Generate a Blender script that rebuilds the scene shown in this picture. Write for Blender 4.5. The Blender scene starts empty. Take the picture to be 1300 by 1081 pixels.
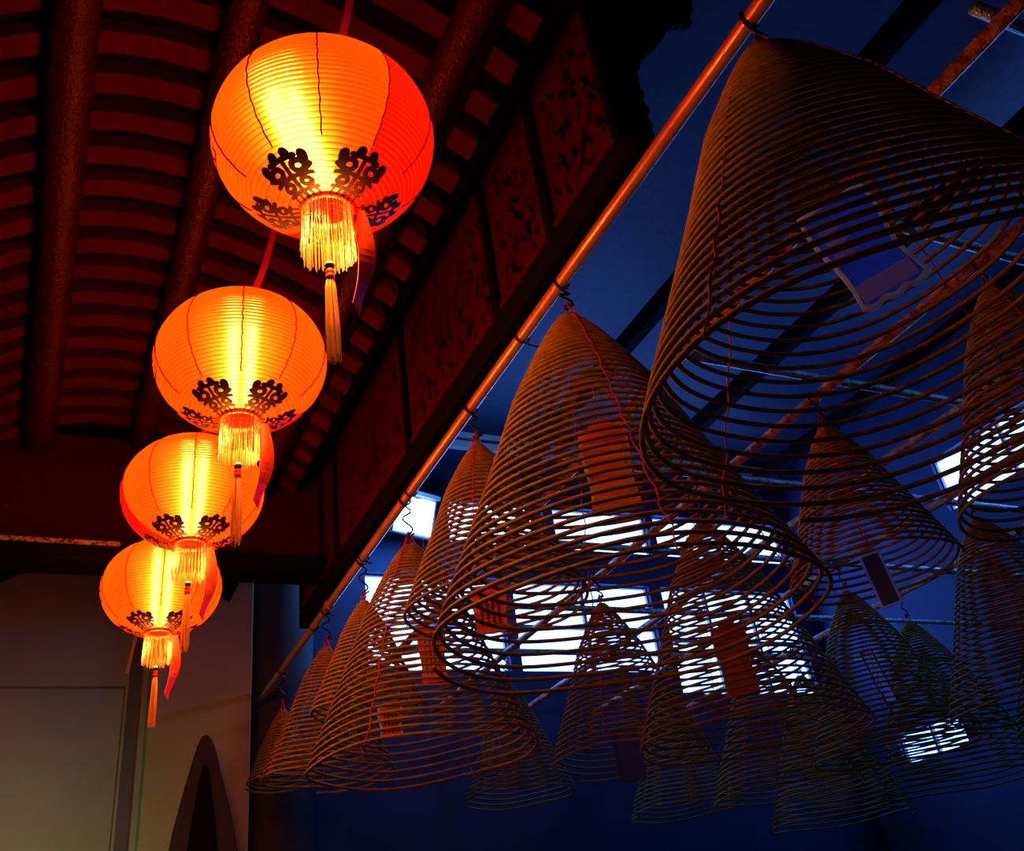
# Temple hall: a row of lit red paper lanterns on the left, spiral incense coils hung from pipes under a blue-lit
# courtyard roof on the right.  Units are metres; the camera stands at the origin of x, y, z (floor at z = -1.6).
import bpy, math, random
from mathutils import Vector, Matrix
random.seed(7)
PI = math.pi
sc = bpy.context.scene
C = sc.collection
FLOOR = -1.6

# ------------------------------------------------------------------ materials
def mat(name):
    m = bpy.data.materials.new(name); m.use_nodes = True
    nt = m.node_tree; nt.nodes.clear()
    out = nt.nodes.new('ShaderNodeOutputMaterial')
    return m, nt, nt.nodes, nt.links, out

def pbr(name, col, rough=.6, metal=0., noise=None, bump=None, spec=.5):
    """principled material; noise=(scale, second colour, lo, hi) mottles the colour, bump=(scale, strength)"""
    m, nt, N, L, out = mat(name)
    b = N.new('ShaderNodeBsdfPrincipled'); L.new(b.outputs[0], out.inputs[0])
    b.inputs['Base Color'].default_value = (*col, 1); b.inputs['Roughness'].default_value = rough
    b.inputs['Metallic'].default_value = metal
    b.inputs['Specular IOR Level'].default_value = spec
    tc = N.new('ShaderNodeTexCoord')
    if noise:
        n = N.new('ShaderNodeTexNoise'); n.inputs['Scale'].default_value = noise[0]; n.inputs['Detail'].default_value = 5
        L.new(tc.outputs['Object'], n.inputs['Vector'])
        r = N.new('ShaderNodeValToRGB'); r.color_ramp.elements[0].position = noise[2]; r.color_ramp.elements[1].position = noise[3]
        r.color_ramp.elements[0].color = (*col, 1); r.color_ramp.elements[1].color = (*noise[1], 1)
        L.new(n.outputs['Fac'], r.inputs[0]); L.new(r.outputs[0], b.inputs['Base Color'])
    if bump:
        n = N.new('ShaderNodeTexNoise'); n.inputs['Scale'].default_value = bump[0]; n.inputs['Detail'].default_value = 4
        L.new(tc.outputs['Object'], n.inputs['Vector'])
        bp = N.new('ShaderNodeBump'); bp.inputs['Strength'].default_value = bump[1]; bp.inputs['Distance'].default_value = .02
        L.new(n.outputs['Fac'], bp.inputs['Height']); L.new(bp.outputs[0], b.inputs['Normal'])
    return m

def emit(name, col, s):
    m, nt, N, L, out = mat(name)
    e = N.new('ShaderNodeEmission'); e.inputs[0].default_value = (*col, 1); e.inputs[1].default_value = s
    L.new(e.outputs[0], out.inputs[0]); return m

def paper(name, refr, rcol, tcol, ecol, es, rough=.42):
    m, nt, N, L, out = mat(name)
    rf = N.new('ShaderNodeBsdfRefraction'); rf.inputs['Color'].default_value = (*rcol, 1)
    rf.inputs['Roughness'].default_value = rough; rf.inputs['IOR'].default_value = 1.4
    tr = N.new('ShaderNodeBsdfTranslucent'); tr.inputs[0].default_value = (*tcol, 1)
    df = N.new('ShaderNodeBsdfDiffuse'); df.inputs[0].default_value = (.7, .03, .01, 1)
    m1 = N.new('ShaderNodeMixShader'); m1.inputs[0].default_value = .3
    L.new(tr.outputs[0], m1.inputs[1]); L.new(df.outputs[0], m1.inputs[2])
    m2 = N.new('ShaderNodeMixShader'); m2.inputs[0].default_value = refr
    rw = N.new('ShaderNodeBsdfRefraction'); rw.inputs['Color'].default_value = (rcol[0], rcol[1] * .62, rcol[2] * .15, 1)
    rw.inputs['Roughness'].default_value = .8; rw.inputs['IOR'].default_value = 1.4
    m0 = N.new('ShaderNodeMixShader'); m0.inputs[0].default_value = .55
    L.new(rf.outputs[0], m0.inputs[1]); L.new(rw.outputs[0], m0.inputs[2])
    L.new(m1.outputs[0], m2.inputs[1]); L.new(m0.outputs[0], m2.inputs[2])
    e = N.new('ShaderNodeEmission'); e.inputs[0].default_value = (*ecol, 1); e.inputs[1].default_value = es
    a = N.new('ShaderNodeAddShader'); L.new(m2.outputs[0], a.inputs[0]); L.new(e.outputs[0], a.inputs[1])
    L.new(a.outputs[0], out.inputs[0]); return m

M = {}
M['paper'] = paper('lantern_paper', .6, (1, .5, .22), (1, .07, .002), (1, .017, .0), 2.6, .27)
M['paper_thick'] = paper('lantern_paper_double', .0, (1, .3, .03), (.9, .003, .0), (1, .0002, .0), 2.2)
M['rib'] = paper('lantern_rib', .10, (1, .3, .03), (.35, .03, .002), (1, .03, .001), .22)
M['bulb'] = emit('bulb_glow', (1, .5, .13), 60)
M['ink'] = pbr('dark_red_ink', (.02, .001, .001), .6, spec=.25)
M['seam'] = pbr('seam_cord', (.012, .002, .002), .8, spec=.1)
M['gold'] = pbr('gold_thread', (.18, .042, .002), .5, .2)
M['gold2'] = pbr('gold_thread_dark', (.07, .016, .0015), .55, .2)
M['tas'] = pbr('tassel_thread', (.95, .6, .12), .6)
M['tas2'] = pbr('tassel_thread_dark', (.7, .36, .05), .6)
M['ring'] = pbr('lacquered_ring', (.6, .08, .02), .35)
M['green'] = pbr('green_bead', (.01, .18, .05), .15)
M['redcord'] = pbr('red_cord', (.5, .01, .01), .6)
M['ribbon'] = pbr('red_ribbon', (.42, .03, .006), .6)
M['hang'] = pbr('red_strap', (.6, .06, .02), .6)
M['pink'] = pbr('pink_ribbon', (.8, .02, .18), .5)
M['strap'] = pbr('grey_strap', (.28, .26, .24), .5)
M['rod'] = pbr('incense_paste', (.25, .20, .03), .85, noise=(30, (.17, .135, .02), .4, .65), bump=(240, .25), spec=.2)
M['string'] = pbr('red_string', (.42, .012, .02), .7)
M['wire'] = pbr('black_wire', (.012, .012, .014), .45, .6)
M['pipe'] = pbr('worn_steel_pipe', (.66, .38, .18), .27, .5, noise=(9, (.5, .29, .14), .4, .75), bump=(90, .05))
M['rust'] = pbr('rusty_pipe', (.7, .36, .16), .30, .5, noise=(22, (.22, .08, .03), .4, .6), bump=(160, .9))
M['galv'] = pbr('galvanised_pipe', (.36, .62, .54), .26, .7, noise=(30, (.15, .24, .22), .4, .65), bump=(150, .5))
M['redwood'] = pbr('red_lacquer_wood', (.045, .0008, .009), .6, noise=(3, (.034, .0007, .009), .35, .7), bump=(40, .15), spec=.05)
M['rafter'] = pbr('rafter_board', (.042, .003, .0022), .9, noise=(4, (.028, .002, .0018), .35, .7), spec=.03)
M['log'] = pbr('log_purlin', (.028, .001, .002), .36, noise=(6, (.018, .0008, .0018), .35, .7), bump=(55, .5), spec=.12)
M['darkwood'] = pbr('dark_wood', (.0016, .0016, .003), .8, bump=(25, .3), spec=.04)
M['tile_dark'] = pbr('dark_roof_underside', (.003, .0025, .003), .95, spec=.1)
M['plaster'] = pbr('grey_plaster', (.24, .28, .20), .85, noise=(1.4, (.19, .23, .17), .3, .7))
M['plaster2'] = pbr('beige_plaster', (.30, .31, .12), .85, noise=(2.2, (.25, .27, .11), .3, .7))
M['frame_dark'] = pbr('shadow_gap', (.08, .08, .075), .8)
M['lintel'] = pbr('lintel_paint', (.028, .004, .008), .55, noise=(5, (.07, .07, .07), .66, .74), bump=(8, .2), spec=.08)
M['worn_glint'] = pbr('worn_beam_glint', (.45, .62, .68), .35, .2, noise=(60, (.06, .06, .07), .45, .55))  # pale blue-white colour carries a painted light reflex besides the wear
M['column'] = pbr('dark_column_paint', (.016, .012, .014), .7, noise=(3, (.011, .008, .010), .3, .7))
M['roof'] = None
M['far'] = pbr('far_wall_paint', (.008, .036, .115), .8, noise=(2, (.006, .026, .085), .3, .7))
M['pale_trim'] = pbr('pale_trim', (.75, .8, .85), .6)
M['mullion'] = pbr('window_frame', (.25, .22, .32), .5)
M['pane'] = emit('daylit_pane', (.10, .25, 1.0), 10)
M['flood'] = emit('flood_panel', (.18, .42, 1.0), 40)
M['housing'] = pbr('lamp_housing', (.3, .32, .35), .4, .6)
M['floor'] = pbr('stone_floor', (.12, .11, .10), .7, noise=(2, (.08, .075, .07), .3, .7))
def cardmat(name, col, t=.75):
    m = pbr(name, col, .45); nt = m.node_tree; out = [n for n in nt.nodes if n.type == 'OUTPUT_MATERIAL'][0]; b = [n for n in nt.nodes if n.type == 'BSDF_PRINCIPLED'][0]
    tr = nt.nodes.new('ShaderNodeBsdfTranslucent'); tr.inputs[0].default_value = (*col, 1); mx = nt.nodes.new('ShaderNodeMixShader'); mx.inputs[0].default_value = t
    nt.links.new(b.outputs[0], mx.inputs[1]); nt.links.new(tr.outputs[0], mx.inputs[2]); nt.links.new(mx.outputs[0], out.inputs[0]); return m
M['tag_red'] = pbr('red_card', (.65, .035, .02), .45)
M['tag_orange'] = pbr('orange_card', (.55, .15, .06), .6)
M['tag_blue'] = cardmat('blue_card', (.10, .40, .95))
M['tag_grey'] = cardmat('grey_card', (.16, .17, .22))
M['tag_white'] = cardmat('white_border', (.7, .95, .85))
M['tag_pale'] = cardmat('pale_blue_print', (.6, .85, 1.0))
M['tag_gold'] = pbr('gold_border', (.7, .36, .05), .35, .3)

def roof_mat():
    m, nt, N, L, out = mat('courtyard_roof_tiles')
    b = N.new('ShaderNodeBsdfPrincipled'); L.new(b.outputs[0], out.inputs[0])
    tc = N.new('ShaderNodeTexCoord')
    mp = N.new('ShaderNodeMapping'); mp.inputs['Rotation'].default_value = (0, 0, math.radians(6)); L.new(tc.outputs['Object'], mp.inputs[0])
    br = N.new('ShaderNodeTexBrick'); L.new(mp.outputs[0], br.inputs['Vector'])
    br.inputs['Scale'].default_value = 3.2; br.inputs['Mortar Size'].default_value = .05; br.inputs['Mortar Smooth'].default_value = .6
    br.inputs['Brick Width'].default_value = .42; br.inputs['Row Height'].default_value = .5
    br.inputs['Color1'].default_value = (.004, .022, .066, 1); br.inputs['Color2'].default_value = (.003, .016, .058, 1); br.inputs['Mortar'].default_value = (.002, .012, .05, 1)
    n = N.new('ShaderNodeTexNoise'); n.inputs['Scale'].default_value = .9; L.new(tc.outputs['Object'], n.inputs['Vector'])
    mx = N.new('ShaderNodeMix'); mx.data_type = 'RGBA'; mx.blend_type = 'MULTIPLY'; mx.inputs[0].default_value = .35
    L.new(br.outputs[0], mx.inputs[6]); L.new(n.outputs['Color'], mx.inputs[7])
    L.new(mx.outputs[2], b.inputs['Base Color']); b.inputs['Roughness'].default_value = .6
    return m
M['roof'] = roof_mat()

# ------------------------------------------------------------------ mesh helpers
class MB:
    def __init__(s): s.v = []; s.f = []; s.m = []
    def face(s, idx, mi=0): s.f.append(idx); s.m.append(mi)
    def box(s, x0, x1, y0, y1, z0, z1, mi=0, T=None):
        b = len(s.v)
        for z in (z0, z1):
            for p in ((x0, y0), (x1, y0), (x1, y1), (x0, y1)):
                q = Vector((p[0], p[1], z)); s.v.append(tuple(T @ q if T else q))
        for f in ((3, 2, 1, 0), (4, 5, 6, 7), (0, 1, 5, 4), (1, 2, 6, 5), (2, 3, 7, 6), (3, 0, 4, 7)):
            s.face(tuple(b + i for i in f), mi)
    def tube(s, pts, r, n=6, mi=0, cap=True):
        """tube along a polyline; r is a number or one radius per point"""
        pts = [Vector(p) for p in pts]; b0 = len(s.v); up = None
        for i, p in enumerate(pts):
            t = (pts[min(i + 1, len(pts) - 1)] - pts[max(i - 1, 0)]).normalized()
            if up is None:
                up = Vector((0, 0, 1)) if abs(t.z) < .9 else Vector((1, 0, 0))
            a = t.cross(up).normalized(); up = a.cross(t).normalized()
            rr = r[i] if isinstance(r, (list, tuple)) else r
            for k in range(n):
                an = 2 * PI * k / n; s.v.append(tuple(p + rr * (math.cos(an) * a + math.sin(an) * up)))
        for i in range(len(pts) - 1):
            for k in range(n):
                a0 = b0 + i * n; k1 = (k + 1) % n
                s.face((a0 + k, a0 + k1, a0 + n + k1, a0 + n + k), mi)
        if cap:
            s.face(tuple(b0 + k for k in range(n))[::-1], mi); e = b0 + (len(pts) - 1) * n
            s.face(tuple(e + k for k in range(n)), mi)
    def lathe(s, prof, n=24, mi=0, c=(0, 0, 0)):
        b0 = len(s.v)
        for r, z in prof:
            for k in range(n):
                a = 2 * PI * k / n; s.v.append((c[0] + r * math.cos(a), c[1] + r * math.sin(a), c[2] + z))
        for i in range(len(prof) - 1):
            for k in range(n):
                k1 = (k + 1) % n; s.face((b0 + i * n + k, b0 + i * n + k1, b0 + (i + 1) * n + k1, b0 + (i + 1) * n + k), mi)
    def prism(s, poly, y0, y1, mi=0, T=None):
        """polygon in x-z extruded along y"""
        b = len(s.v); n = len(poly)
        for y in (y0, y1):
            for x, z in poly:
                q = Vector((x, y, z)); s.v.append(tuple(T @ q if T else q))
        s.face(tuple(b + i for i in range(n)), mi); s.face(tuple(b + n + i for i in range(n))[::-1], mi)
        for i in range(n):
            j = (i + 1) % n; s.face((b + j, b + i, b + n + i, b + n + j), mi)
    def build(s, name, mats, parent=None, smooth=False, bevel=0):
        me = bpy.data.meshes.new(name); me.from_pydata(s.v, [], s.f); me.update()
        for m in (mats if isinstance(mats, (list, tuple)) else [mats]): me.materials.append(m)
        if any(s.m): me.polygons.foreach_set('material_index', s.m)
        if smooth: me.polygons.foreach_set('use_smooth', [True] * len(s.f))
        o = bpy.data.objects.new(name, me); C.objects.link(o)
        if parent: o.parent = parent
        if bevel:
            bv = o.modifiers.new('bevel', 'BEVEL'); bv.width = bevel; bv.segments = 2; bv.limit_method = 'ANGLE'
        return o

def tag(o, label, cat, group=None):
    o['label'] = label; o['category'] = cat
    if group: o['group'] = group
    return o
def thing(name, loc, label, cat, group=None, rz=0):
    o = bpy.data.objects.new(name, None); C.objects.link(o); o.location = loc; o.rotation_euler = (0, 0, rz)
    o.empty_display_size = .05
    return tag(o, label, cat, group)
def struct(o): o['kind'] = 'structure'; return o

# ------------------------------------------------------------------ camera
cam = bpy.data.objects.new('camera', bpy.data.cameras.new('camera')); C.objects.link(cam); sc.camera = cam
Rt = Vector((.90319656, -.41025463, -.12620265)); Dn = Vector((.12916207, .54016943, -.83158532)); Fw = Vector((.40933254, .73478441, .5408685))
cam.matrix_world = Matrix(((Rt.x, -Dn.x, -Fw.x, 0), (Rt.y, -Dn.y, -Fw.y, 0), (Rt.z, -Dn.z, -Fw.z, 0), (0, 0, 0, 1)))
cam.data.sensor_width = 36; cam.data.sensor_fit = 'HORIZONTAL'
cam.data.lens = 36 * 1200 / 1300; cam.data.shift_y = -45.5 / 1300; cam.data.clip_start = .02

# ------------------------------------------------------------------ setting
b = MB(); b.box(-3.2, 9.2, -2.5, 9.2, FLOOR - .15, FLOOR); struct(b.build('floor', M['floor']))
YE = 7.5          # wall at the end of the hall
b = MB(); b.box(-3.2, 1.43, YE, YE + .2, FLOOR, 3.6)
struct(b.build('wall_end', M['plaster']))
b = MB()          # raised flat panel on the end wall, with a rounded moulding line inside it
b.box(-1.6, .56, YE - .02, YE, -1.2, 2.30)
struct(b.build('trim_1', M['plaster'], bevel=.02))
b = MB(); b.box(.585, .665, YE - .03, YE, FLOOR, 3.4); struct(b.build('trim_2', M['frame_dark']))
b = MB()
pts = [(-.95, YE - .022, -.9), (-.40, YE - .022, -.9), (-.34, YE - .022, -.82), (-.34, YE - .022, 2.02), (-.40, YE - .022, 2.12), (-.95, YE - .022, 2.12)]
b.tube(pts, .022, 6); struct(b.build('trim_3', M['plaster']))
b = MB(); b.box(.72, 1.44, YE - .22, YE, FLOOR, 3.4); struct(b.build('trim_4', M['plaster2'], bevel=.01))

# lintel across the hall, with a beam whose upper edge has wear and a glint painted into its colour
YL = 5.4
b = MB(); b.box(-3.2, 1.47, YL, YL + .12, 2.44, 3.18); struct(b.build('wall_lintel', M['lintel']))
b = MB(); b.box(-3.2, 1.47, YL - .10, YL + .14, 2.34, 2.44)
o = tag(b.build('lintel_beam', M['darkwood'], bevel=.012), 'dark timber lintel beam crossing the hall behind the farthest lantern', 'beam')
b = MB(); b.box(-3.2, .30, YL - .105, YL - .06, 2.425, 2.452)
b.build('worn_edge_glint', M['worn_glint'], o)

# dark round column at the end of the hall's open side
col = thing('column', (1.73, 7.84, FLOOR), 'dark round column behind the far end of the nearest pipe', 'column')
b = MB(); b.lathe([(.32, .0), (.32, 6.79)], 40); b.build('shaft', M['column'], col, smooth=True)
b = MB(); b.lathe([(0, 0), (.42, 0), (.44, .1), (.41, .2), (.35, .28), (.32, .3)], 40); b.build('base', M['frame_dark'], col, smooth=True)

# ------------------------------------------------------------------ hall roof: arched rafters, log purlins
def arch(x):
    d = x - .15
    return 3.2 - (.30 if d > 0 else .70) * d * d
b = MB(); xs = [-1.25 + i * .1 for i in range(26)]
for i in range(len(xs) - 1):
    x0, x1 = xs[i], xs[i + 1]; k = len(b.v)
    for y in (-1.5, 7.7):
        for x in (x0, x1):
            b.v.append((x, y, arch(x) + .075))
    for y in (-1.5, 7.7):
        for x in (x0, x1):
            b.v.append((x, y, arch(x) + .13))
    b.face((k, k + 1, k + 3, k + 2)); b.face((k + 4, k + 6, k + 7, k + 5))
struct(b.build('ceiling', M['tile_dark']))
n = 0
YR = [2.69 + .194 * k for k in range(-7, 14)]
for y in YR:
    b = MB(); w = .05; k0 = 0
    xx = [-1.1 + i * (2.37 / 26) for i in range(27)]
    for i, x in enumerate(xx):
        for dy, dz in ((-w, 0), (w, 0), (w, .07), (-w, .07)):
            b.v.append((x, y + dy, arch(x) + dz))
    for i in range(26):
        for k in range(4):
            k1 = (k + 1) % 4; b.face((i * 4 + k, i * 4 + 4 + k, i * 4 + 4 + k1, i * 4 + k1))
    b.face((0, 1, 2, 3)); b.face((104 + 3, 104 + 2, 104 + 1, 104))
    struct(b.build('rafter', M['rafter']))
for nm, x, r, lab in (('log_purlin', -.19, .082, 'round red log purlin at the far left under the arched rafters'),
                      ('log_purlin', .36, .07, 'round red log purlin running up behind the left side of the nearest lantern'),
                      ('log_purlin', 1.06, .07, 'round red log purlin right of the nearest lantern, towards the carved boards')):
    b = MB(); z = arch(x) - r + .004
    ys = [-1.2 + i * .25 for i in range(27)]
    b.tube([(x + .004 * math.sin(y * 2.1), y, z) for y in ys], [r * (1 + .03 * math.sin(y * 3)) for y in ys], 20)
    tag(b.build(nm, M['log'], smooth=True), lab, 'roof beam', 'log purlins under the hall roof')
b = MB(); b.box(1.10, 1.162, -.8, 6.3, 2.86, 2.905); struct(b.build('trim_23', M['darkwood']))
b = MB(); b.box(1.27, 1.37, -.8, 6.3, 2.93, 3.09)
tag(b.build('eave_beam', M['darkwood'], bevel=.01), 'black square eave beam above the carved red boards', 'beam')

# ------------------------------------------------------------------ carved boards along the open side
XV = 1.50
ends = [.35, 1.68, 2.20, 2.70, 3.80, 5.10, 5.95]
where = ['out of view end', 'first carved red board nearest the camera, beside the blue roof', 'narrow second carved red board, between the first and the wide third one',
         'wide carved red board above the wire tie on the pipe', 'carved red board second from the far end, between the widest one and the farthest', 'farthest carved red board, at the dark lintel end']
def leaf(u, v, cu, cv, a, l, w):
    du, dv = u - cu, v - cv; s, c = math.sin(a), math.cos(a)
    p = (du * c + dv * s) / l; q = (-du * s + dv * c) / w
    return abs(p) < 1 and abs(q) < (1 - p * p) * (1 + .25 * math.sin(9 * p + cu * 40))
def carved(y0, y1, z0, z1, seed):
    rnd = random.Random(seed); holes = []
    W, H = y1 - y0, z1 - z0
    n = int(40 * W * H / .3)
    for i in range(n):
        holes.append((rnd.uniform(.05, W - .05), rnd.uniform(.04, H * .85), rnd.choice((.9, 1.2, 1.9, 2.3)) + rnd.uniform(-.3, .3), rnd.uniform(.022, .06), rnd.uniform(.008, .02)))
    st = .010; nu, nv = int(W / st), int(H / st)
    solid = [[True] * nv for _ in range(nu)]
    for (cu, cv, a, l, w) in holes:
        i0, i1 = int((cu - l) / st) - 1, int((cu + l) / st) + 2; j0, j1 = int((cv - l) / st) - 1, int((cv + l) / st) + 2
        for i in range(max(3, i0), min(nu - 3, i1)):
            for j in range(max(3, j0), min(nv - 3, j1)):
                if solid[i][j] and leaf((i + .5) * st, (j + .5) * st, cu, cv, a, l, w): solid[i][j] = False
    b = MB(); idx = {}; T = .012; du, dv = W / nu, H / nv
    def vi(i, j, s):
        k = (i, j, s)
        if k not in idx: idx[k] = len(b.v); b.v.append((s * T, i * du, j * dv))
        return idx[k]
    for i in range(nu):
        for j in range(nv):
            if not solid[i][j]: continue
            b.face((vi(i, j, 0), vi(i, j + 1, 0), vi(i + 1, j + 1, 0), vi(i + 1, j, 0)))
            b.face((vi(i, j, 1), vi(i + 1, j, 1), vi(i + 1, j + 1, 1), vi(i, j + 1, 1)))
            for di, dj, e in ((-1, 0, ((0, 0), (0, 1))), (1, 0, ((1, 1), (1, 0))), (0, -1, ((1, 0), (0, 0))), (0, 1, ((0, 1), (1, 1)))):
                a, c = i + di, j + dj
                if a < 0 or c < 0 or a >= nu or c >= nv or not solid[a][c]:
                    p, q = e
                    b.face((vi(i + p[0], j + p[1], 0), vi(i + p[0], j + p[1], 1), vi(i + q[0], j + q[1], 1), vi(i + q[0], j + q[1], 0)))
    return b
for i in range(1, len(ends) - 1):
    y0, y1 = ends[i] + .03, ends[i + 1] - .03
    t = thing('carved_board', (XV, y0, 2.36), where[i], 'carved panel', 'carved red boards along the open side of the hall')
    carved(y0, y1, 2.36, 3.16, 30 + i).build('openwork_panel', M['redwood'], t)
    b = MB(); b.box(-.015, .03, 0, y1 - y0, -.004, .02); b.build('bottom_rail', M['redwood'], t, bevel=.004)
    b = MB(); b.box(-.01, .03, 0, y1 - y0, .775, .81); b.build('top_rail', M['redwood'], t, bevel=.004)
for i in range(1, len(ends)):
    b = MB(); b.box(XV - .02, XV + .06, ends[i] - .03, ends[i] + .03, 2.345, 3.2)
    struct(b.build('trim_%d' % (10 + i), M['darkwood'], bevel=.006))
b = MB(); b.box(1.49, 1.58, 1.63, 6.02, 2.24, 2.352)
tag(b.build('timber_beam', M['darkwood'], bevel=.006), 'black timber beam under the carved red boards, along the nearest pipe', 'beam')
b = MB()
for y in (2.72, 4.25, 5.4): b.box(1.482, 1.497, y, y + .05, 2.345, 2.405)
struct(b.build('trim_20', M['redwood'], bevel=.004))

# ------------------------------------------------------------------ courtyard shell
XR, YF, ZR = 8.0, 8.0, 5.2
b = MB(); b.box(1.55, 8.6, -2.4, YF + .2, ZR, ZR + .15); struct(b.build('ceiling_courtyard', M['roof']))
b = MB()          # plaster return over the carved boards that closes the gap up to the higher roof
b.box(1.54, 1.60, 1.66, 6.0, 2.36, ZR); struct(b.build('wall_return', M['darkwood']))
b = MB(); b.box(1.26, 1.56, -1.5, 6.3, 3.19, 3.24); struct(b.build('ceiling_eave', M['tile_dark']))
# peeling plaster edge near the camera end of the eave
rnd = random.Random(3); key = [(1.56, 2.26), (1.585, 2.40), (1.57, 2.55), (1.60, 2.68), (1.74, 2.86), (1.80, 2.98), (1.93, 3.06), (1.97, 3.2), (2.10, 3.4), (2.3, 3.9)]
edge = []
for (xa, za), (xb, zb_) in zip(key, key[1:]):
    for q in range(6): f = q / 6; edge.append((xa + (xb - xa) * f + rnd.uniform(-.012, .014), za + (zb_ - za) * f))
b = MB(); b.prism(edge + [(2.3, 3.9), (1.42, 3.9), (1.42, 2.26)], 1.62, 1.66); struct(b.build('trim_21', M['darkwood'], bevel=.008))

def window(n, axis, fixed, a0, a1, z0, z1, panes, rows=1):
    """window unit in a wall: frame (mesh) with one emissive pane per light"""
    b = MB(); t = .035
    def bx(u0, u1, w0, w1, d0, d1):
        if axis == 'y': b.box(u0, u1, fixed + d0, fixed + d1, w0, w1)
        else: b.box(fixed + d0, fixed + d1, u0, u1, w0, w1)
    s = -1
    for k in range(panes + 1):
        u = a0 + (a1 - a0) * k / panes; bx(u - t / 2, u + t / 2, z0, z1, -.05, .02)
    for k in range(rows + 1):
        z = z0 + (z1 - z0) * k / rows; bx(a0, a1, z - t / 2, z + t / 2, -.045, .02)
    fr = struct(b.build('window_%d' % n, M['mullion']))
    for k in range(panes):
        for r in range(rows):
            u0 = a0 + (a1 - a0) * k / panes + t / 2; u1 = a0 + (a1 - a0) * (k + 1) / panes - t / 2
            w0 = z0 + (z1 - z0) * r / rows + t / 2; w1 = z0 + (z1 - z0) * (r + 1) / rows - t / 2
            p = MB()
            if axis == 'y': p.box(u0, u1, fixed - .012, fixed - .004, w0, w1)
            else: p.box(fixed - .012, fixed - .004, u0, u1, w0, w1)
            p.build('pane', M['pane'], fr)
    return fr
# far wall with two rows of window openings (wall pieces around them)
LOW = (2.62, 3.55); UP = (3.92, 4.42)
b = MB(); b.box(1.5, 5.9, YF, YF + .2, FLOOR, LOW[0]); b.box(7.7, 8.6, YF, YF + .2, FLOOR, LOW[0]); b.box(5.9, 7.7, YF, YF + .2, FLOOR, 2.4); b.box(1.5, 8.6, YF, YF + .2, LOW[1], UP[0]); b.box(1.5, 8.6, YF, YF + .2, UP[1], ZR)
b.box(1.5, 2.6, YF, YF + .2, LOW[0], LOW[1]); b.box(1.5, 3.5, YF, YF + .2, UP[0], UP[1])
b.box(4.0, 4.12, YF, YF + .2, LOW[0], LOW[1]); b.box(5.75, 5.9, YF, YF + .2, LOW[0], LOW[1]); b.box(7.7, 8.6, YF, YF + .2, LOW[0], LOW[1])
b.box(4.6, 4.72, YF, YF + .2, UP[0], UP[1]); b.box(5.9, 6.0, YF, YF + .2, UP[0], UP[1]); b.box(7.8, 8.6, YF, YF + .2, UP[0], UP[1])
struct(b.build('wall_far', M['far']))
window(1, 'y', YF + .1, 2.6, 4.0, *LOW, 2, 2); window(2, 'y', YF + .1, 4.12, 5.75, *LOW, 2, 2); window(3, 'y', YF + .1, 5.9, 7.7, 2.4, LOW[1], 3, 2)
window(4, 'y', YF + .1, 3.5, 4.6, *UP, 1); window(5, 'y', YF + .1, 4.72, 5.9, *UP, 1); window(6, 'y', YF + .1, 6.0, 7.8, *UP, 2)
b = MB(); b.box(1.56, 8.0, YF - .07, YF, 5.0, 5.08); b.box(1.56, 8.0, YF - .05, YF, 5.14, 5.2); struct(b.build('trim_22', M['pale_trim']))
# right wall with clerestory windows and a low slot
RW = (3.55, 4.12); RL = (1.5, 1.8)
b = MB(); b.box(XR, XR + .2, -2.4, YF + .2, FLOOR, RL[0]); b.box(XR, XR + .2, -2.4, YF + .2, RL[1], RW[0]); b.box(XR, XR + .2, -2.4, 6.6, *RL); b.box(XR, XR + .2, 7.45, YF + .2, *RL); b.box(XR, XR + .2, -2.4, YF + .2, RW[1], ZR); b.box(XR, XR + .2, 5.82, YF + .2, RW[0], RW[1])
b.box(XR, XR + .2, 4.05, 4.2, RW[0], RW[1]); b.box(XR, XR + .2, 1.0, 1.5, RW[0], RW[1]); b.box(XR, XR + .2, -2.4, -1.0, RW[0], RW[1])
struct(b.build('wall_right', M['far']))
window(7, 'x', XR + .1, 4.2, 5.82, *RW, 2, 1); window(10, 'x', XR + .1, 6.6, 7.45, *RL, 2, 1)
window(8, 'x', XR + .1, 1.5, 4.05, *RW, 3, 1); window(9, 'x', XR + .1, -1.0, 1.0, *RW, 2, 1)
# dark roof joists under the courtyard roof
for x, lab in ((3.95, 'dark roof joist nearest the lanterns, seen between the two largest coils'), (5.35, 'dark roof joist second from the lanterns, crossing behind the mouth of the largest coil'),
               (6.75, 'dark roof joist farthest from the lanterns, towards the right wall windows')):
    b = MB(); b.box(x, x + .10, -1, YF, 4.35, 4.5)
    tag(b.build('roof_joist', M['darkwood'], bevel=.008), lab, 'roof beam', 'dark joists under the courtyard roof')

# flood lamp beyond the pipe
t = thing('flood_lamp', (3.0, 7.62, 3.98), 'glaring blue white flood lamp glimpsed between the nearest pipe and the coils', 'lamp')
T = Matrix.Rotation(math.radians(-16), 4, 'X') @ Matrix.Rotation(math.radians(18), 4, 'Z')
T = Matrix.Rotation(math.radians(18), 4, 'Z') @ Matrix.Rotation(math.radians(20), 4, 'X')
b = MB(); b.box(-.23, .23, .0, .09, -.19, .19, T=T); b.box(-.25, .25, -.03, .0, .19, .23, T=T); b.build('housing', M['housing'], t)
b = MB(); b.box(-.20, .20, -.012, -.002, -.165, .165, T=T); b.build('lit_panel', M['flood'], t)
b = MB(); b.tube([(0, .06, 0), (0, .2, .05), (0, .395, .05)], .025, 8); b.build('bracket', M['housing'], t)

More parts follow.
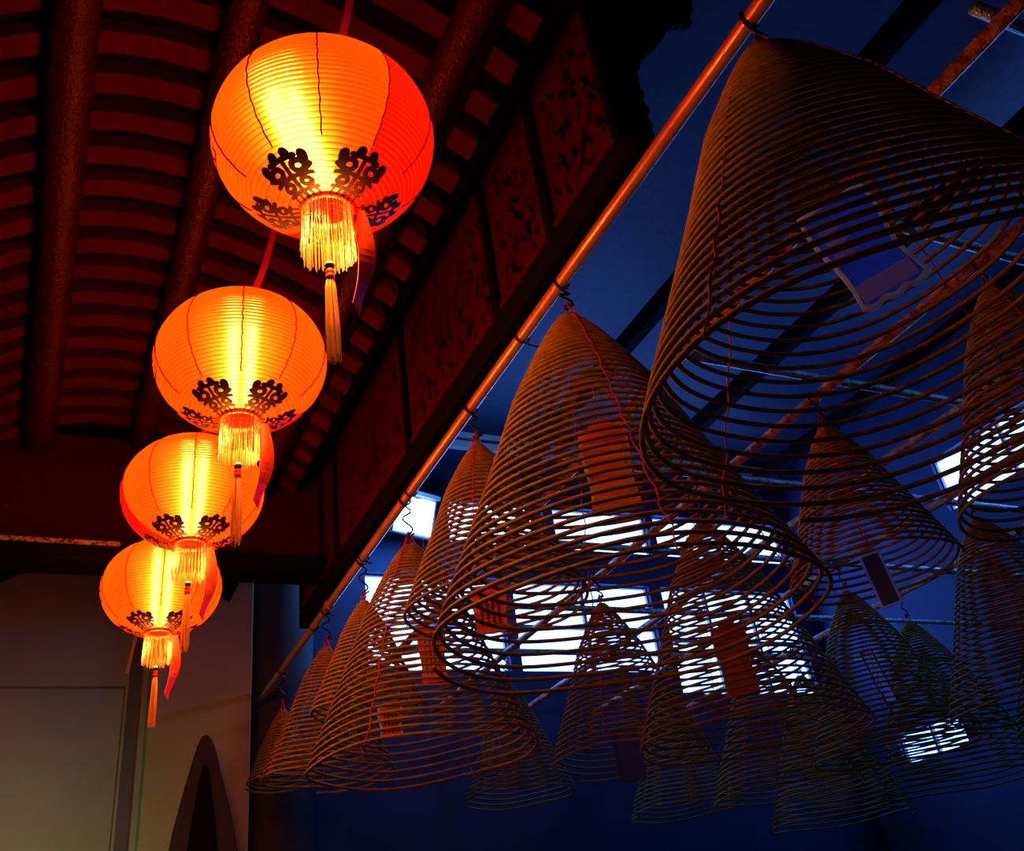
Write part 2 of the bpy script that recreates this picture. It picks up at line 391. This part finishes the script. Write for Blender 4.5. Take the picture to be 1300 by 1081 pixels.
# ------------------------------------------------------------------ pipes
ZP = 2.2
def pipe_tie(p, x, y, tail, ang):
    b = MB(); r = .03
    pts = [(x + r * math.cos(a), y + .01 * math.sin(a * .5), ZP + r * math.sin(a)) for a in [2 * PI * k / 16 for k in range(17)]]
    b.tube(pts, .0045, 5)
    pts = [(x, y, ZP - r), (x + .03, y + .005, ZP - r - .008), (x + tail, y + .012, ZP - r - .006)]
    b.tube(pts, .004, 5); b.build('wire_tie', M['wire'], p)
pl = {1: 'long orange-lit pipe nearest the lanterns, running along the timber beam', 2: 'rusty pipe second from the lanterns, passing behind the largest coil',
      3: 'rusty pipe third from the lanterns, seen through the mouth of the largest coil', 4: 'rusty pipe fourth from the lanterns, seen past the short dark coil',
      5: 'rusty pipe fifth from the lanterns, behind the coils at the right',
      6: 'rusty pipe farthest from the lanterns, nearest the right wall windows'}
px = {1: 1.545, 2: 2.275, 3: 3.12, 4: 3.98, 5: 4.77, 6: 5.75}
for k in px:
    r = .025
    b = MB(); y1 = 7.55 if k == 1 else 7.9
    ys = [-1.5 + (y1 + 1.5) * i / 40 for i in range(41)]
    b.tube([(px[k], y, ZP) for y in ys], r, 18)
    if k == 1:
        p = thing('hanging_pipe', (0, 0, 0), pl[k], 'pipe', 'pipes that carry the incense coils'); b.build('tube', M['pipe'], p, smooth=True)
        for y, tl in ((2.62, .10), (3.95, .05), (4.75, .05), (5.55, .05), (5.85, .045)): pipe_tie(p, px[k], y, tl, 0)
        b = MB(); b.lathe([(.0, -.02), (.031, -.02), (.031, .02), (0, .02)], 18)
        o = b.build('coupling', M['rust'], p, smooth=False); o.rotation_euler = (PI / 2, 0, 0); o.location = (px[k], 5.5, ZP)
    else:
        tag(b.build('hanging_pipe', M['rust'], smooth=True), pl[k], 'pipe', 'pipes that carry the incense coils')
cl = ['cross pipe in the top right corner above the largest coil', 'green glinting cross pipe behind the white edged tag of the largest coil', 'green glinting cross pipe through the middle of the largest coil mouth',
      'green cross pipe crossing above the tag of the second coil', 'green cross pipe in front of the upper far windows', 'green cross pipe crossing the blue band between the far window rows', 'farthest green cross pipe in front of the lower far windows']
for y, lab in zip((.87, 1.68, 2.62, 3.57, 4.52, 5.5, 6.4), cl):
    b = MB(); x1 = 7.96
    b.tube([(2.2 + (x1 - 2.2) * i / 20, y, ZP + .047) for i in range(21)], .022, 14)
    tag(b.build('cross_pipe', M['galv'], smooth=True), lab, 'pipe', 'cross pipes over the coil pipes')

# ------------------------------------------------------------------ incense coils
SR = [(0, .05), (.012, .07), (.035, .11), (.08, .175), (.16, .27), (.3, .42), (.54, .61), (.74, .78), (.9, .92), (1, 1)]
def prof(s):
    for (a, ra), (c, rc) in zip(SR, SR[1:]):
        if s <= c:
            return ra + (rc - ra) * (s - a) / (c - a)
    return 1
R0, L0 = .585, 1.17
def coil_mesh(turns, k, ph, seed, rod=.0068, seg=60):
    rnd = random.Random(seed)
    w1, w2, w3 = rnd.uniform(0, 6), rnd.uniform(0, 6), rnd.uniform(0, 6)
    n = int(turns * seg); b = MB(); pts = []
    for i in range(n + 1):
        u = i / n; s = u ** 1.38; a = ph + 2 * PI * turns * u
        s2 = min(1, max(0, s))
        r = R0 * k * prof(s2) * (1 + .014 * math.sin(2 * a + w1 + 3 * u) + .008 * math.sin(3 * a + w2))
        sag = .006 * (1 - math.cos(4 * (a + w3))) * (.4 + s)          # rod sags between the strings
        z = -L0 * k * s - sag * k + .008 * k * math.sin(a + w2 + 2 * u)
        pts.append((r * math.cos(a), r * math.sin(a), z))
    b.tube(pts, rod, 6)
    return b, w3
def make_coil(loc, k, label, group, ph=0, seed=1, turns=42, hook=.15, rod=.0068):
    t = thing('incense_coil', loc, label, 'incense coil', group)
    tn = max(14, int(turns * (k ** .55)))
    b, w3 = coil_mesh(tn, k, ph, seed, rod); b.build('spiral_rod', M['rod'], t, smooth=True)
    g = (0, 0, .075)                                                   # the strings gather here
    for q in range(4):
        a = -w3 + q * PI / 2 + PI / 4 * 0
        m = MB(); pts = [g]
        for i in range(41):
            s = (i / 40) ** 1.25; r = R0 * k * prof(s) + .005 + .002 * math.sin(i * 2.2); pts.append((r * math.cos(a + .012 * math.sin(i * 1.7)), r * math.sin(a + .012 * math.sin(i * 1.7)), -L0 * k * s + .003))
        m.tube(pts, .0024, 5); m.build('red_string', M['string'], t)
    # wire hook: a loop over the pipe, a wavy shank, a bent eye
    dz = ZP - loc[2]; m = MB(); dx = px_of(loc[0]) - loc[0]
    pts = [(dx + .031 * math.cos(a), 0, dz + .031 * math.sin(a)) for a in [-PI / 2 + 2 * PI * i / 16 for i in range(-2, 15)]][::-1]
    h = dz - .03 - .06
    for i in range(1, 21):
        f = i / 20; pts.append((dx * (1 - f) + .028 * math.sin(f * 3 * PI) * (1 - .2 * f), .008 * math.cos(f * 5), dz - .034 - h * f))
    pts += [(-.012, 0, .05), (0, .01, .04), (.014, 0, .052), (.03, -.005, .062)]
    m.tube(pts, .0052, 6); m.build('wire_hook', M['wire'], t, smooth=True)
    return t
def px_of(x): return min(px.values(), key=lambda v: abs(v - x))
GA = 'incense coils on the pipe beside the lanterns'; GB = 'incense coils hung deeper in the courtyard'
coils = {}
for key, loc, k, lab, g, sd, turns in (
    ('A1', (1.55, 1.11, 2.075), .97, 'largest dark incense coil at the top right, its wide mouth facing the viewer', GA, 1, 42),
    ('A2', (1.55, 2.28, 2.035), 1.0, 'large brown incense coil in the middle, with a plain orange card inside', GA, 2, 42),
    ('A3', (1.55, 3.16, 2.0), .62, 'smaller incense coil right of the glaring flood lamp, with a wavy wire hook', GA, 3, 42),
    ('A4', (1.55, 4.05, 1.95), .88, 'large orange-lit incense coil just below the flood lamp', GA, 4, 42),
    ('A5', (1.55, 4.80, 1.95), .51, 'small orange-lit incense coil left of the one below the flood lamp', GA, 5, 42),
    ('A6', (1.55, 5.57, 1.96), .65, 'orange-lit incense coil second from the dark column', GA, 6, 42),
    ('A7', (1.55, 6.74, 1.92), .42, 'farthest small incense coil right beside the dark column', GA, 7, 42),
    ('R1', (3.12, 1.72, 2.07), .74, 'dark incense coil cut by the right edge, level with the large tag', GB, 8, 42),
    ('P3b', (3.12, 2.72, 2.04), .62, 'dark short incense coil seen below the mouth of the largest coil', GB, 9, 42),
    ('P3c', (3.12, 3.75, 2.04), .97, 'long brown incense coil hanging right of the middle coil, yellow edged card inside', GB, 10, 42),
    ('P3d', (3.12, 4.88, 2.02), .80, 'dark incense coil in front of the lower far windows', GB, 11, 42),
    ('P3e', (3.12, 6.35, 1.98), .68, 'reddish far incense coil low behind the middle coil', GB, 12, 42),
    ('R2', (4.77, 3.33, 2.0), .90, 'dark incense coil in the lower right corner', GB, 13, 42),
    ('T4', (4.77, 4.45, 2.0), .88, 'dark incense coil around the narrow pale tag at the right', GB, 14, 42),
    ('P5c', (4.77, 5.53, 2.0), .88, 'dark far incense coil behind the long brown one', GB, 15, 42),
    ('P5e', (4.77, 6.75, 2.03), .8, 'far dark incense coil hanging low between the middle coil and the long brown one', GB, 17, 42),
    ('P6a', (5.75, 4.88, 1.98), .96, 'large dark incense coil at the back right, low below the narrow mauve card', GB, 18, 42),
    ('P6b', (5.75, 6.14, 1.98), .96, 'large dark incense coil at the back, right of the long brown one and lower', GB, 19, 42),
    ('P6c', (5.80, 3.75, 2.03), .92, 'dark incense coil at the back right, cut by the frame edge', GB, 20, 42),
    ('P5d', (6.3, 4.6, 1.9), .72, 'dark far incense coil lowest at the right edge', GB, 16, 42)):
    if key == 'P5d': continue
    coils[key] = (loc, k)
    make_coil(loc, k, lab, g, ph=sd * 1.3, seed=sd, turns=turns)

# prayer cards hanging on the axis of a coil
def card(key, ztop, w, h, face, border, label, rz=None, style='plain', tilt=0, off=(0, 0)):
    loc, k = coils[key]; x, y = loc[0] + off[0], loc[1] + off[1]
    az = math.atan2(-x, y) if rz is None else rz
    t = thing('prayer_card', (x, y, ztop), label, 'prayer card', 'cards hung inside the incense coils', az)
    T = Matrix.Rotation(math.radians(tilt), 4, 'Y')
    def outline(gr):
        pts = []; n = 16; W, H = w / 2 + gr, h + gr
        wav = .006 if style != 'narrow' else .0
        for i in range(n + 1): f = i / n; pts.append((-W - wav * math.sin(f * 2 * PI), gr - f * (H + gr)))
        for i in range(1, n): f = i / n; pts.append((-W + 2 * W * f, -H - (.012 if style == 'wavy' else .003) * abs(math.sin(f * 3 * PI))))
        for i in range(n + 1): f = 1 - i / n; pts.append((W + wav * math.sin(f * 2 * PI + .6) * (1.4 if style == 'wavy' else 1), gr - f * (H + gr)))
        return pts
    b = MB(); b.prism(outline(.0), -.004, .004, T=T); cd = b.build('card', face, t)
    b = MB(); o1, o0 = outline(.010), outline(.0); n = len(o1); 
    for yy in (-.0065, .0065):
        for q in (o0, o1):
            for X_, Z_ in q: b.v.append(tuple(T @ Vector((X_, yy, Z_))))
    for i in range(n):
        j = (i + 1) % n
        b.face((i, j, n + j, n + i)); b.face((2 * n + j, 2 * n + i, 3 * n + i, 3 * n + j)); b.face((n + i, n + j, 3 * n + j, 3 * n + i)); b.face((j, i, 2 * n + i, 2 * n + j))
    b.build('border', border, t)
    b = MB()
    if style == 'wavy':                 # two rows of pale printed bars, and pale foot
        for r in (0, 1, 2):
            z0 = -.055 - r * .04
            b.box(-w * .42, -w * .12, -.006, -.0045, z0 - .02, z0, T=T)
            for q in range(4): b.box(-w * .12, -w * .01 , -.006, -.0045, z0 - .018 + q * .005, z0 - .0155 + q * .005, T=T)
        b.build('print', M['tag_pale'], cd)
        b = MB(); b.box(-w * .46, w * .46, -.0062, -.0045, -h + .0, -h + .05, T=T); b.build('pale_foot', M['tag_white'], cd)
    elif style == 'red':
        b.box(-w * .5, w * .5, -.007, .007, -.045, .006, T=T); b.box(-w * .3, w * .3, -.007, .007, .0, .025, T=T); b.build('red_cap', M['tag_red'], cd)
        b = MB(); b.box(w * .40, w * .49, -.006, -.0045, -h * .95, -.05, T=T); b.build('pale_strip', M['tag_pale'], cd)
        b = MB(); b.box(-w * .49, -w * .44, -.006, -.0045, -h * .95, -h * .3, T=T); b.build('pale_strip', M['tag_pale'], cd)
    elif style == 'text':
        rnd = random.Random(5)
        for r in range(9):
            for c in range(4):
                X_ = -w * .36 + c * w * .2; Z_ = -.03 - r * (h - .05) / 9
                b.box(X_, X_ + w * .13, -.006, -.0045, Z_ - .003, Z_, T=T); b.box(X_ + w * .05, X_ + w * .075, -.006, -.0045, Z_ - .017, Z_ + .003, T=T)
                b.box(X_ + w * .01, X_ + w * .12, -.006, -.0045, Z_ - .012, Z_ - .009, T=T)
        b.build('printed_lines', M['ink'], cd)
    b = MB(); b.tube([(0, 0, .0), (0, 0, (loc[2] - ztop) + .06)], .0016, 4); b.build('string', M['string'], t)
    return t
card('A1', 1.49, .14, .29, M['tag_blue'], M['tag_white'], 'blue card with white wavy border hanging in the largest coil', style='wavy', tilt=-11)
card('A2', 1.55, .135, .27, M['tag_orange'], M['tag_gold'], 'orange brown card with red top hanging in the middle coil', style='red', off=(.02, -.02))
card('A3', 1.36, .11, .17, M['tag_red'], M['tag_orange'], 'small red printed card left of the middle coil tail', style='text', off=(-.03, 0))
card('A4', 1.50, .10, .23, M['tag_orange'], M['tag_red'], 'red printed card inside the coil below the flood lamp', style='text', off=(.06, -.04))
card('A5', 1.36, .10, .14, M['tag_red'], M['tag_white'], 'dark red card far down inside the small orange-lit coil', style='text', off=(.10, -.04))
card('P3b', 1.40, .07, .22, M['tag_grey'], M['tag_pale'], 'narrow mauve card under the short dark coil', style='narrow', tilt=-5)
card('P3c', 1.46, .145, .33, M['tag_orange'], M['tag_gold'], 'orange card with yellow edge inside the long brown coil', style='red')
card('P3d', 1.26, .14, .28, M['tag_grey'], M['tag_grey'], 'plain grey card low inside the coil before the far windows', style='narrow')
card('T4', 1.60, .06, .34, M['tag_pale'], M['tag_grey'], 'narrow pale blue card in the dark coil at the right', style='narrow', tilt=-9)

# ------------------------------------------------------------------ lanterns
def lamp(name, kind, loc, col, e, size=.1, rot=None):
    l = bpy.data.lights.new(name, kind); l.energy = e; l.color = col
    if kind == 'AREA': l.size = size
    else: l.shadow_soft_size = size
    o = bpy.data.objects.new(name, l); C.objects.link(o); o.location = loc
    if rot: o.rotation_euler = rot
    return o
LR, LB = .30, .252
def sph(lat, lon, off=0.):
    return ((LR + off) * math.cos(lat) * math.cos(lon), (LR + off) * math.cos(lat) * math.sin(lon), (LB + off) * math.sin(lat))
LT = math.radians(77)
NRIB, NSEG = 50, 80
def shade(thick, lon0):
    b = MB(); lats = []
    w = math.radians(.26); step = 2 * LT / NRIB
    for i in range(NRIB + 1):
        l = -LT + i * step
        lats += [(l - w, 0., 1), (l + w, 0., 0), (l + step * .3, -.0026, 0), (l + step * .7, -.0026, 0)]
    lats = lats[:-2]
    for l, d, _ in lats:
        for k in range(NSEG):
            b.v.append(sph(l, lon0 + 2 * PI * k / NSEG, d))
    for i in range(len(lats) - 1):
        rib = lats[i][2]
        for k in range(NSEG):
            k1 = (k + 1) % NSEG
            pan = k // 8
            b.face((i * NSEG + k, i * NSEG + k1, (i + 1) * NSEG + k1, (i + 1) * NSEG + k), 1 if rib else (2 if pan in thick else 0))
    return b
def stroke(b, pts, w, lat0, lon0, sc_, off=.0016, flip=1):
    """thick round-ended stroke drawn on the shade; pts in (u along the girth, v up the shade), metres"""
    P = []
    for (a, c) in zip(pts, pts[1:]):
        n = max(2, int(math.hypot(c[0] - a[0], c[1] - a[1]) / .012))
        for i in range(n): P.append((a[0] + (c[0] - a[0]) * i / n, a[1] + (c[1] - a[1]) * i / n))
    P.append(pts[-1])
    def W(u, v):
        lat = lat0 + v * sc_ / .27; return sph(lat, lon0 + flip * u * sc_ / (LR * max(.12, math.cos(lat))), off)
    L_, R_ = [], []
    for i, p in enumerate(P):
        q0, q1 = P[max(0, i - 1)], P[min(len(P) - 1, i + 1)]
        d = math.hypot(q1[0] - q0[0], q1[1] - q0[1]) or 1; nx, ny = -(q1[1] - q0[1]) / d * w / 2, (q1[0] - q0[0]) / d * w / 2
        L_.append((p[0] + nx, p[1] + ny)); R_.append((p[0] - nx, p[1] - ny))
    k = len(b.v)
    for l, r in zip(L_, R_): b.v.append(W(*l)); b.v.append(W(*r))
    for i in range(len(P) - 1): b.face((k + 2 * i, k + 2 * i + 1, k + 2 * i + 3, k + 2 * i + 2))
    for e in (P[0], P[-1]):
        k = len(b.v)
        for q in range(12): b.v.append(W(e[0] + w / 2 * math.cos(q * PI / 6), e[1] + w / 2 * math.sin(q * PI / 6)))
        b.face(tuple(range(k, k + 12)))
def oval(cx, cy, rx, ry, n=12): return [(cx + rx * math.cos(2 * PI * i / n), cy + ry * math.sin(2 * PI * i / n)) for i in range(n + 1)]
# a rounded double character: (points, width), v = 0 at the outer (upper) end
BASE = []
for s in (-1, 1):
    BASE += [(oval(s * .026, -.022, .013, .011), .011), (oval(s * .021, -.055, .010, .008), .009),
             ([(s * .044, -.010), (s * .047, -.002)], .018), ([(s * .016, .004), (s * .014, .010)], .018),
             ([(s * .004, -.038), (s * .044, -.040)], .008), ([(s * .006, -.072), (s * .034, -.070)], .007),
             ([(s * .036, -.03), (s * .050, -.022)], .010), ([(s * .012, -.07), (s * .014, -.088)], .006), ([(s * .026, -.066), (s * .028, -.084)], .006)]
BASE += [([(0, -.004), (0, -.088)], .009), ([(-.03, .0), (.03, .0)], .010)]
SIDE = [([(-.05, .06), (-.02, .0)], .016), ([(0, .075), (0, -.07)], .018), ([(.05, .06), (.02, .0)], .016), ([(-.06, -.005), (.06, -.005)], .014), ([(-.045, -.07), (.045, -.07)], .014),
        ([(-.04, -.035), (-.045, -.07)], .014), ([(.04, -.035), (.045, -.07)], .014), ([(-.03, .095), (.035, .095)], .014)]
SIDE += [([(-.04, .15), (.04, .15)], .014), ([(0, .175), (0, .12)], .014)]

def lantern(loc, label, lon0, thick, seed, ribbon_az, tilt=(0, 0), lean=0):
    rnd = random.Random(seed)
    t = thing('paper_lantern', loc, label, 'lantern', 'row of red paper lanterns')
    t.rotation_euler = (tilt[0], tilt[1], 0)
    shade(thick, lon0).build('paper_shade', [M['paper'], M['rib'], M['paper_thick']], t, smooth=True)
    for j in range(10):
        lo = lon0 + 2 * PI * j / 10; m = MB()
        m.tube([sph(math.radians(76 - 122 * i / 40), lo + .006 * math.sin(i * 1.9 + j), .0022) for i in range(41)], .0023, 5)
        m.build('seam', M['seam'], t)
    for j in range(5):
        m = MB()
        for pts, w in BASE: stroke(m, pts, w * 1.2, math.radians(-53), lon0 + 2 * PI * (2 * j + 1) / 10, 1.25)
        m.build('painted_character', M['ink'], t)
    for j in (0, 1):
        m = MB()
        for pts, w in SIDE: stroke(m, pts, w, math.radians(-8), lon0 + 2 * PI * (7.6 - 4 * j) / 10, .8)
        m.build('painted_character', M['ink'], t)
    zb = LB * math.sin(LT); rb = LR * math.cos(LT)
    for s, nm in ((-1, 'bottom_ring'), (1, 'top_ring')):
        m = MB(); m.lathe([(rb - .004, s * zb - .008), (rb + .004, s * zb - .008), (rb + .005, s * zb + .008), (rb - .004, s * zb + .008), (rb - .004, s * zb - .008)], 32); m.build(nm, M['ring'], t, smooth=True)
    # compact fluorescent bulb inside: two U tubes on a base
    m = MB()
    for dx in (-.022, .022):
        pts = [(dx, -.016, .14)] + [(dx, -.016, .14 - .32 * i / 8) for i in range(1, 9)] + [(dx, 0, -.195), (dx, .016, -.18)] + [(dx, .016, -.18 + .32 * i / 8) for i in range(1, 9)]
        m.tube(pts, .011, 8)
    bu = m.build('bulb', M['bulb'], t, smooth=True); bu.rotation_euler = (0, -lean, 0); bu.location = (-.19 * math.sin(lean), 0, 0)
    m = MB(); m.lathe([(0, .14), (.04, .14), (.04, .175), (.02, .19), (.02, .22), (0, .22)], 16); m.build('socket', M['strap'], bu)
    lp = lamp('lantern_light', 'POINT', (loc[0], loc[1], loc[2] - zb - .06), (1, .23, .03), 62, .045)
    # gold fringe round the bottom ring
    m = MB(); nst = 110
    for i in range(nst):
        a = 2 * PI * i / nst + rnd.uniform(-.02, .02); r = rb - .003 + rnd.uniform(-.002, .002); ln = .15 + rnd.uniform(-.012, .012)
        sw = rnd.uniform(-.004, .004); out = rnd.uniform(-.002, .007)
        m.tube([(r * math.cos(a), r * math.sin(a), -zb - .004), ((r + out * .5) * math.cos(a + sw), (r + out * .5) * math.sin(a + sw), -zb - ln * .5), ((r + out) * math.cos(a + sw * 8), (r + out) * math.sin(a + sw * 8), -zb - ln)], .0013, 4, mi=i % 2)
    for zz in (.012, .03, .048, .066):                                   # netted head of the fringe
        m.tube([((rb - .002) * math.cos(2 * PI * i / 40), (rb - .002) * math.sin(2 * PI * i / 40), -zb - zz + .003 * (-1) ** i) for i in range(41)], .0012, 4, mi=0)
    f = m.build('fringe', [M['gold'], M['gold2']], t); f['kind'] = 'stuff'
    # tassel
    m = MB()
    for i in range(70):
        a = rnd.uniform(0, 2 * PI); r = .013 * math.sqrt(rnd.random()); ln = .235 + rnd.uniform(-.02, .012); o1 = 1.25 + rnd.uniform(-.1, .2)
        m.tube([(r * .7 * math.cos(a), r * .7 * math.sin(a), -zb - .224), (r * math.cos(a), r * math.sin(a), -zb - .25), (r * o1 * math.cos(a), r * o1 * math.sin(a), -zb - .224 - ln * .6), (r * o1 * math.cos(a + .2), r * o1 * math.sin(a + .2), -zb - .224 - ln)], .0014, 4, mi=i % 2)
    f = m.build('tassel', [M['tas'], M['tas2']], t); f['kind'] = 'stuff'
    m = MB(); m.tube([(0, 0, -.1), (0, 0, -zb - .17)], .0022, 6); m.build('tassel_cord', M['gold'], f)
    m = MB(); m.lathe([(0, .013), (.010, .009), (.0145, 0), (.010, -.009), (0, -.013)], 14, c=(0, 0, -zb - .18)); m.build('green_bead', M['green'], f, smooth=True)
    m = MB(); m.lathe([(0, 0), (.010, 0), (.012, -.008), (.010, -.012), (.012, -.02), (.011, -.032), (0, -.034)], 14, c=(0, 0, -zb - .193)); m.build('red_wrap', M['redcord'], f, smooth=True)
    # red ribbon hanging from the ring, its tip pink
    m = MB(); ca, sa = math.cos(ribbon_az), math.sin(ribbon_az); pts = []
    for i in range(15):
        f_ = i / 14; rr = rb + .004 + .03 * math.sin(f_ * PI) - .012 * f_; w = .024 * (1 - .5 * max(0, f_ - .6) / .4)
        z = -zb - .004 - .30 * f_; tw = -.35 + .9 * f_
        for s in (-1, 1): m.v.append((rr * ca + s * w * math.cos(tw), rr * sa + s * w * math.sin(tw), z - (.015 * (s + 1) if i == 14 else 0)))
    for i in range(14): m.face((2 * i, 2 * i + 1, 2 * i + 3, 2 * i + 2), 1 if i > 10 else 0)
    o = m.build('ribbon', [M['ribbon'], M['pink']], t); so = o.modifiers.new('thick', 'SOLIDIFY'); so.thickness = .0016
    # hanging strap up to the ridge of the arched roof
    m = MB(); zt = arch(loc[0] + .2) - loc[2] - .01
    for i in range(11):
        f_ = i / 10; z = zb - .01 + (zt - zb) * f_; x = .22 * f_ + .012 * math.sin(f_ * 7)
        w = .012 * (1 if f_ > .12 else f_ / .12 * .7 + .3)
        for s in (-1, 1): m.v.append((x + s * w, .006 * s, z))
    for i in range(10): m.face((2 * i, 2 * i + 1, 2 * i + 3, 2 * i + 2))
    o = m.build('hanging_strap', M['hang'], t); so = o.modifiers.new('thick', 'SOLIDIFY'); so.thickness = .004
    return t
A0 = -PI / 2
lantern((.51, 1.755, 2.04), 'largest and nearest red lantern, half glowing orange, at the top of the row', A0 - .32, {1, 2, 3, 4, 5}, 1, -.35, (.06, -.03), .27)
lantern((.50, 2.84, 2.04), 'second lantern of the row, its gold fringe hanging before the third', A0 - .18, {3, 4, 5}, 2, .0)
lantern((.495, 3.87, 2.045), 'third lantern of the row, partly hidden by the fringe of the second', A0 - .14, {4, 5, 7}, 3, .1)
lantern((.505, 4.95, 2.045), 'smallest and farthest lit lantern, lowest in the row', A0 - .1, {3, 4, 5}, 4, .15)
# an unlit strap for a further lantern that is not there
m = MB()
for i in range(9):
    f_ = i / 8
    for s in (-1, 1): m.v.append((.459 + .16 * f_ + s * .010, 6.1 + .005 * s, 1.965 + 1.15 * f_))
for i in range(8): m.face((2 * i, 2 * i + 1, 2 * i + 3, 2 * i + 2))
o = m.build('loose_strap', M['strap']); so = o.modifiers.new('thick', 'SOLIDIFY'); so.thickness = .004
tag(o, 'loose grey strap hanging behind the smallest lantern at its lower left', 'strap')

# pointed dark finial standing at the end of the hall
t = thing('pointed_finial', (1.13, 6.9, FLOOR), 'dark pointed board standing before the beige wall at the bottom left', 'finial')
def ogive(k, z0, zt, n=12):
    W_ = [(0, 0), (.012, .022), (.035, .038), (.08, .056), (.16, .080), (.26, .105), (.38, .138), (.6, .19), (.9, .24), (1.6, .27)]
    L_ = [(-w_ * k * .92, zt - d) for d, w_ in W_ if zt - d > z0]; R_ = [(w_ * k * 1.1, zt - d) for d, w_ in W_ if zt - d > z0]
    return [(L_[-1][0], z0)] + L_[::-1] + R_[1:] + [(R_[-1][0], z0)]
t.location.x = 1.06
b = MB(); b.prism(ogive(1, .0, 1.80 - FLOOR), -.03, .03); b.build('board', M['column'], t, bevel=.012)
b = MB(); b.prism(ogive(.55, .6, 1.60 - FLOOR), -.045, -.028); b.build('inner_panel', M['tile_dark'], t)

# ------------------------------------------------------------------ light
w = bpy.data.worlds.new('world'); sc.world = w; w.use_nodes = True
w.node_tree.nodes['Background'].inputs[0].default_value = (.01, .03, .14, 1); w.node_tree.nodes['Background'].inputs[1].default_value = .10
lamp('flood_lamp_light', 'POINT', (2.9, 7.35, 3.85), (.12, .35, 1), 60, .15)
lamp('courtyard_fill_light', 'POINT', (5.5, 4.0, 3.2), (.05, .16, 1), 12, .3)  # added blue fill for the courtyard, no fixture belongs to it
o = lamp('end_wall_fill_light', 'SPOT', (-.3, 5.75, .2), (1, 1, .70), 50, .2, (math.radians(98), 0, math.radians(-8)))  # added unseen fill aimed at the end wall, no lamp stands there
o.data.spot_size = math.radians(110); o.data.spot_blend = .8

sc.view_settings.view_transform = 'Standard'; sc.view_settings.look = 'None'
sc.view_settings.exposure = 0; sc.view_settings.gamma = 1; sc.view_settings.use_curve_mapping = False
sc.cycles.use_denoising = True; sc.cycles.max_bounces = 10; sc.cycles.transmission_bounces = 8
sc.cycles.sample_clamp_indirect = 4
